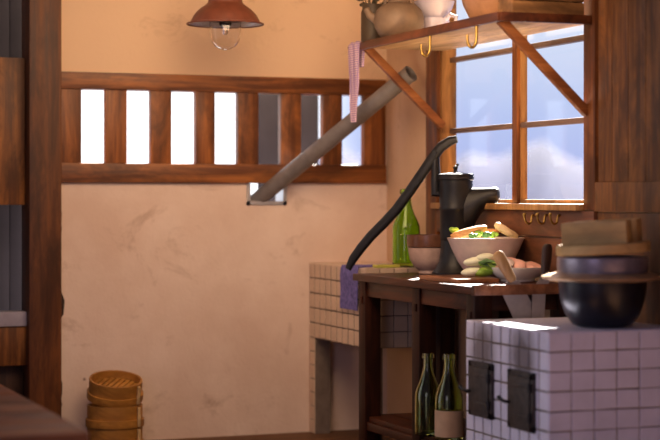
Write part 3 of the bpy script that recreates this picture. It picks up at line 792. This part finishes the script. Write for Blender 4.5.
for (s0, s1, z0, z1) in (d1, d2):
    b = B(); X = VX
    b.box(X - .012, X + .006, -s1, -s1 + .026, z0, z1, .003); b.box(X - .012, X + .006, -s0 - .026, -s0, z0, z1, .003)
    b.box(X - .012, X + .006, -s1, -s0, z1 - .026, z1, .003); b.box(X - .012, X + .006, -s1, -s0, z0, z0 + .026, .003)
    fr = obj('door_frame', b, 'rust_iron', st)
    b = B(); b.box(X - .018, X - .004, -s1 + .018, -s0 - .018, z0 + .018, z1 - .018, .004)
    b.box(X - .022, X - .016, -s1 + .01, -s0 - .06, z1 - .055, z1 - .042, .002); b.box(X - .022, X - .016, -s1 + .01, -s0 - .06, z0 + .042, z0 + .055, .002)
    dd = obj('door', b, 'rust_iron', st)
    b = B(); zc = (z0 + z1) / 2 - .01
    b.tube([(X - .016, -s0 - .03, zc), (X - .032, -s0 - .028, zc), (X - .04, -s0 - .012, zc + .006), (X - .04, -s0 + .008, zc + .012)], [.006, .006, .006, .008], 10)
    obj('latch', b, 'iron', dd)
    for zz in (z0 + .05, z1 - .05):
        b = B(); b.tube([(X - .02, -s1 + .012, zz - .016), (X - .02, -s1 + .012, zz + .016)], .006, 8); obj('hinge', b, 'iron', dd)

# rice pot with brim
PP = Vector((-.228, -2.455, VZ))
rp = thing('rice_pot', 'black iron rice pot with a wide brim on the tiled stove', 'pot', PP)
b = B(); b.lathe([(.001, 0), (.075, .0), (.105, .012), (.128, .045), (.144, .09), (.150, .13), (.152, .165)], PP, 56); obj('body', b, 'iron_pot', rp)
b = B(); b.lathe([(.150, .158), (.206, .166), (.211, .170), (.208, .175), (.185, .183), (.150, .190)], PP, 64, cap=False); obj('brim', b, 'pot_flange', rp)
b = B(); b.lathe([(.152, .186), (.156, .20), (.156, .238), (.150, .244), (.143, .244), (.143, .19)], PP, 56, cap=False); obj('collar', b, 'pot_collar', rp)
LC = PP + Vector((.004, 0, .254))
ld = thing('pot_lid', 'pale wooden pot lid with two thick bars on the rice pot', 'lid', LC)
b = B(); b.lathe([(.001, 0), (.158, 0), (.162, .005), (.162, .030), (.158, .035), (.001, .035)], LC, 56); obj('disc', b, 'lid_wood', ld)
for t in (-.068, .062):
    cc = LC + Vector((t, 0, .035))
    b = B(); b.box(cc.x - .036, cc.x + .036, cc.y - .115, cc.y + .115, cc.z - .002, cc.z + .078, .006)
    bo = obj('bar', b, 'lid_wood', ld)
ld.rotation_euler = (Matrix.Rotation(math.radians(-3.5), 4, fwd) @ Matrix.Rotation(math.radians(44), 4, 'Z')).to_euler()

# ================================================================== STEAMER STACK
SC = Vector((-1.385, -.19, 0))
def steamer(z, h, r, label):
    c = SC + Vector((0, 0, z))
    t = thing('bamboo_steamer', label, 'steamer', c, 'bamboo steamers on the floor')
    b = B(); b.lathe([(r, 0), (r, h), (r - .010, h), (r - .010, 0), (r, 0)], c, 48, cap=False); bd = obj('band', b, 'bamboo', t)
    b = B(); b.lathe([(r + .006, h * .0), (r + .007, h * .02), (r + .007, h * .35), (r + .001, h * .37), (r - .002, 0)], c, 48, cap=False); obj('hoop', b, 'bamboo', t)
    for k in range(-4, 5):
        x = k * r * .2; L = math.sqrt((r - .012) ** 2 - x * x)
        b = B(); b.box(c.x + x - .009, c.x + x + .009, c.y - L, c.y + L, c.z + h * .55, c.z + h * .55 + .008, .002, 0, (0, 0, -.6), c); obj('slat', b, 'bamboo', t)
    b = B(); b.box(c.x + r * .62, c.x + r * .62 + .014, c.y - r * .79 - .014, c.y - r * .79 + .006, c.z + .004, c.z + h - .006, .002); obj('tie', b, 'pale_y', t)
    return t
steamer(0, .098, .122, 'bottom bamboo steamer of the stack on the floor by the wall')
steamer(.099, .094, .122, 'middle bamboo steamer of the stack by the plaster wall')
top = steamer(.222, .088, .117, 'open top bamboo steamer tilted forward with bare slats')
top.rotation_euler = (math.radians(14), 0, 0)

# ================================================================== LOW BENCH
GX, G0, G1, GZ = -2.14, 1.42, 2.93, .45
bn = thing('low_bench', 'low reddish brown wooden bench in the blurred left foreground', 'bench', (GX - .5, -(G0 + G1) / 2, 0))
b = B()
for k in range(6):
    w = (G1 - G0) / 6; b.box(GX - 1.1, GX, -G0 - (k + 1) * w + .003, -G0 - k * w, GZ - .035, GZ, .005)
obj('top', b, 'bench_x', bn)
for x in (GX - 1.06, GX - .10):
    for s in (G0 + .06, G1 - .14):
        b = B(); b.box(x, x + .08, -s - .08, -s, 0, GZ - .035, .005); obj('leg', b, 'frame_z', bn)
b = B(); b.box(GX - 1.05, GX - .04, -G1 + .02, -G1 + .045, GZ - .12, GZ - .035, .004); obj('apron', b, 'frame_x', bn)
b = B(); b.box(GX - .045, GX - .02, -G1 + .04, -G0 - .04, GZ - .12, GZ - .035, .004); obj('apron', b, 'frame_y', bn)

# ================================================================== LIGHT
sun = bpy.data.lights.new('sun', 'SUN'); sun.energy = 60; sun.angle = math.radians(1.2); sun.color = (1, .93, .82)
so = bpy.data.objects.new('sun', sun); COL.objects.link(so)
so.rotation_euler = Vector((-1, -1.3, -1.12)).to_track_quat('-Z', 'Y').to_euler()
def area(name, loc, target, size, energy, color):
    l = bpy.data.lights.new(name, 'AREA'); l.size = size; l.energy = energy; l.color = color
    o = bpy.data.objects.new(name, l); COL.objects.link(o); o.location = loc
    o.rotation_euler = (Vector(target) - Vector(loc)).to_track_quat('-Z', 'Y').to_euler(); return o
area('room_fill', (-1.2, -2.0, 2.35), (-.55, 0, 1.5), 1.5, 35, (1, .67, .41)).data.spread = math.radians(140)  # added unseen warm area light for the back wall
area('front_fill', (-3.7, -5.2, 1.15), (-.5, -1.5, 1.0), 1.4, 15, (.80, .71, 1.0))  # added unseen cool fill from the camera side
sl = bpy.data.lights.new('side_fill', 'SPOT'); sl.energy = 48; sl.color = (1, .60, .26); sl.spot_size = math.radians(15); sl.spot_blend = .7; sl.shadow_soft_size = .15  # added unseen warm spot brightening the wall under the counter
slo = bpy.data.objects.new('side_fill', sl); COL.objects.link(slo); slo.location = (-4.2, -2.2, 1.0)
slo.rotation_euler = (Vector((-.1, -.35, .42)) - Vector(slo.location)).to_track_quat('-Z', 'Y').to_euler()

sl = bpy.data.lights.new('low_fill', 'SPOT'); sl.energy = 330; sl.color = (1, .68, .36); sl.spot_size = math.radians(22); sl.spot_blend = .8; sl.shadow_soft_size = .2  # added unseen warm spot from below to lift the shelf underside
slo = bpy.data.objects.new('low_fill', sl); COL.objects.link(slo); slo.location = (-1.6, -3.6, .15)
slo.rotation_euler = (Vector((-.22, -1.25, 1.76)) - Vector(slo.location)).to_track_quat('-Z', 'Y').to_euler()
w = bpy.data.worlds.new('sky'); S.world = w; w.use_nodes = True
nt = w.node_tree; bg = nt.nodes['Background']
tc = N(nt, 'ShaderNodeTexCoord'); sx = N(nt, 'ShaderNodeSeparateXYZ'); nt.links.new(tc.outputs['Generated'], sx.inputs[0])
nz = noise(nt, tc.outputs['Generated'], 9, 4, .6)
el = math2(nt, 'ADD', sx.outputs['Z'], math2(nt, 'MULTIPLY', math2(nt, 'SUBTRACT', nz, .5), .05))
blue = ramp(nt, el, [(.0, (.46, .52, .90)), (.045, (.56, .65, .95)), (.10, (.78, .85, 1.0)), (.5, (.40, .52, .85))])
xx = math2(nt, 'ADD', sx.outputs['X'], math2(nt, 'MULTIPLY', math2(nt, 'SUBTRACT', nz, .5), .06))
k1 = ramp(nt, xx, [(.335, (1, 1, 1)), (.375, (.0, .0, .0))])
ysel = ramp(nt, sx.outputs['Y'], [(.0, (0, 0, 0)), (.35, (1, 1, 1))])
kk = mixc(nt, 1.0, k1, ysel, 'MULTIPLY')
front = mixc(nt, ysel, (.10, .085, .12), blue)
colr = mixc(nt, kk, front, (1.9, 1.9, 1.95))
nt.links.new(colr, bg.inputs['Color']); bg.inputs['Strength'].default_value = 1.0

# ================================================================== CAMERA
cd = bpy.data.cameras.new('camera'); cd.lens = F / 660 * 36; cd.sensor_width = 36
cd.shift_y = -(220 - HOR) / 660
cd.dof.use_dof = True; cd.dof.focus_distance = 7.05; cd.dof.aperture_fstop = cd.lens / 1000 / .065
co = bpy.data.objects.new('camera', cd); COL.objects.link(co)
co.location = CAM; co.rotation_euler = (PI / 2, 0, -YAW)
S.camera = co
S.view_settings.view_transform = 'Standard'; S.view_settings.look = 'None'
S.view_settings.exposure = 0; S.view_settings.gamma = 1; S.view_settings.use_curve_mapping = False
S.cycles.use_denoising = True
S.cycles.max_bounces = 10; S.cycles.transparent_max_bounces = 12; S.cycles.transmission_bounces = 10
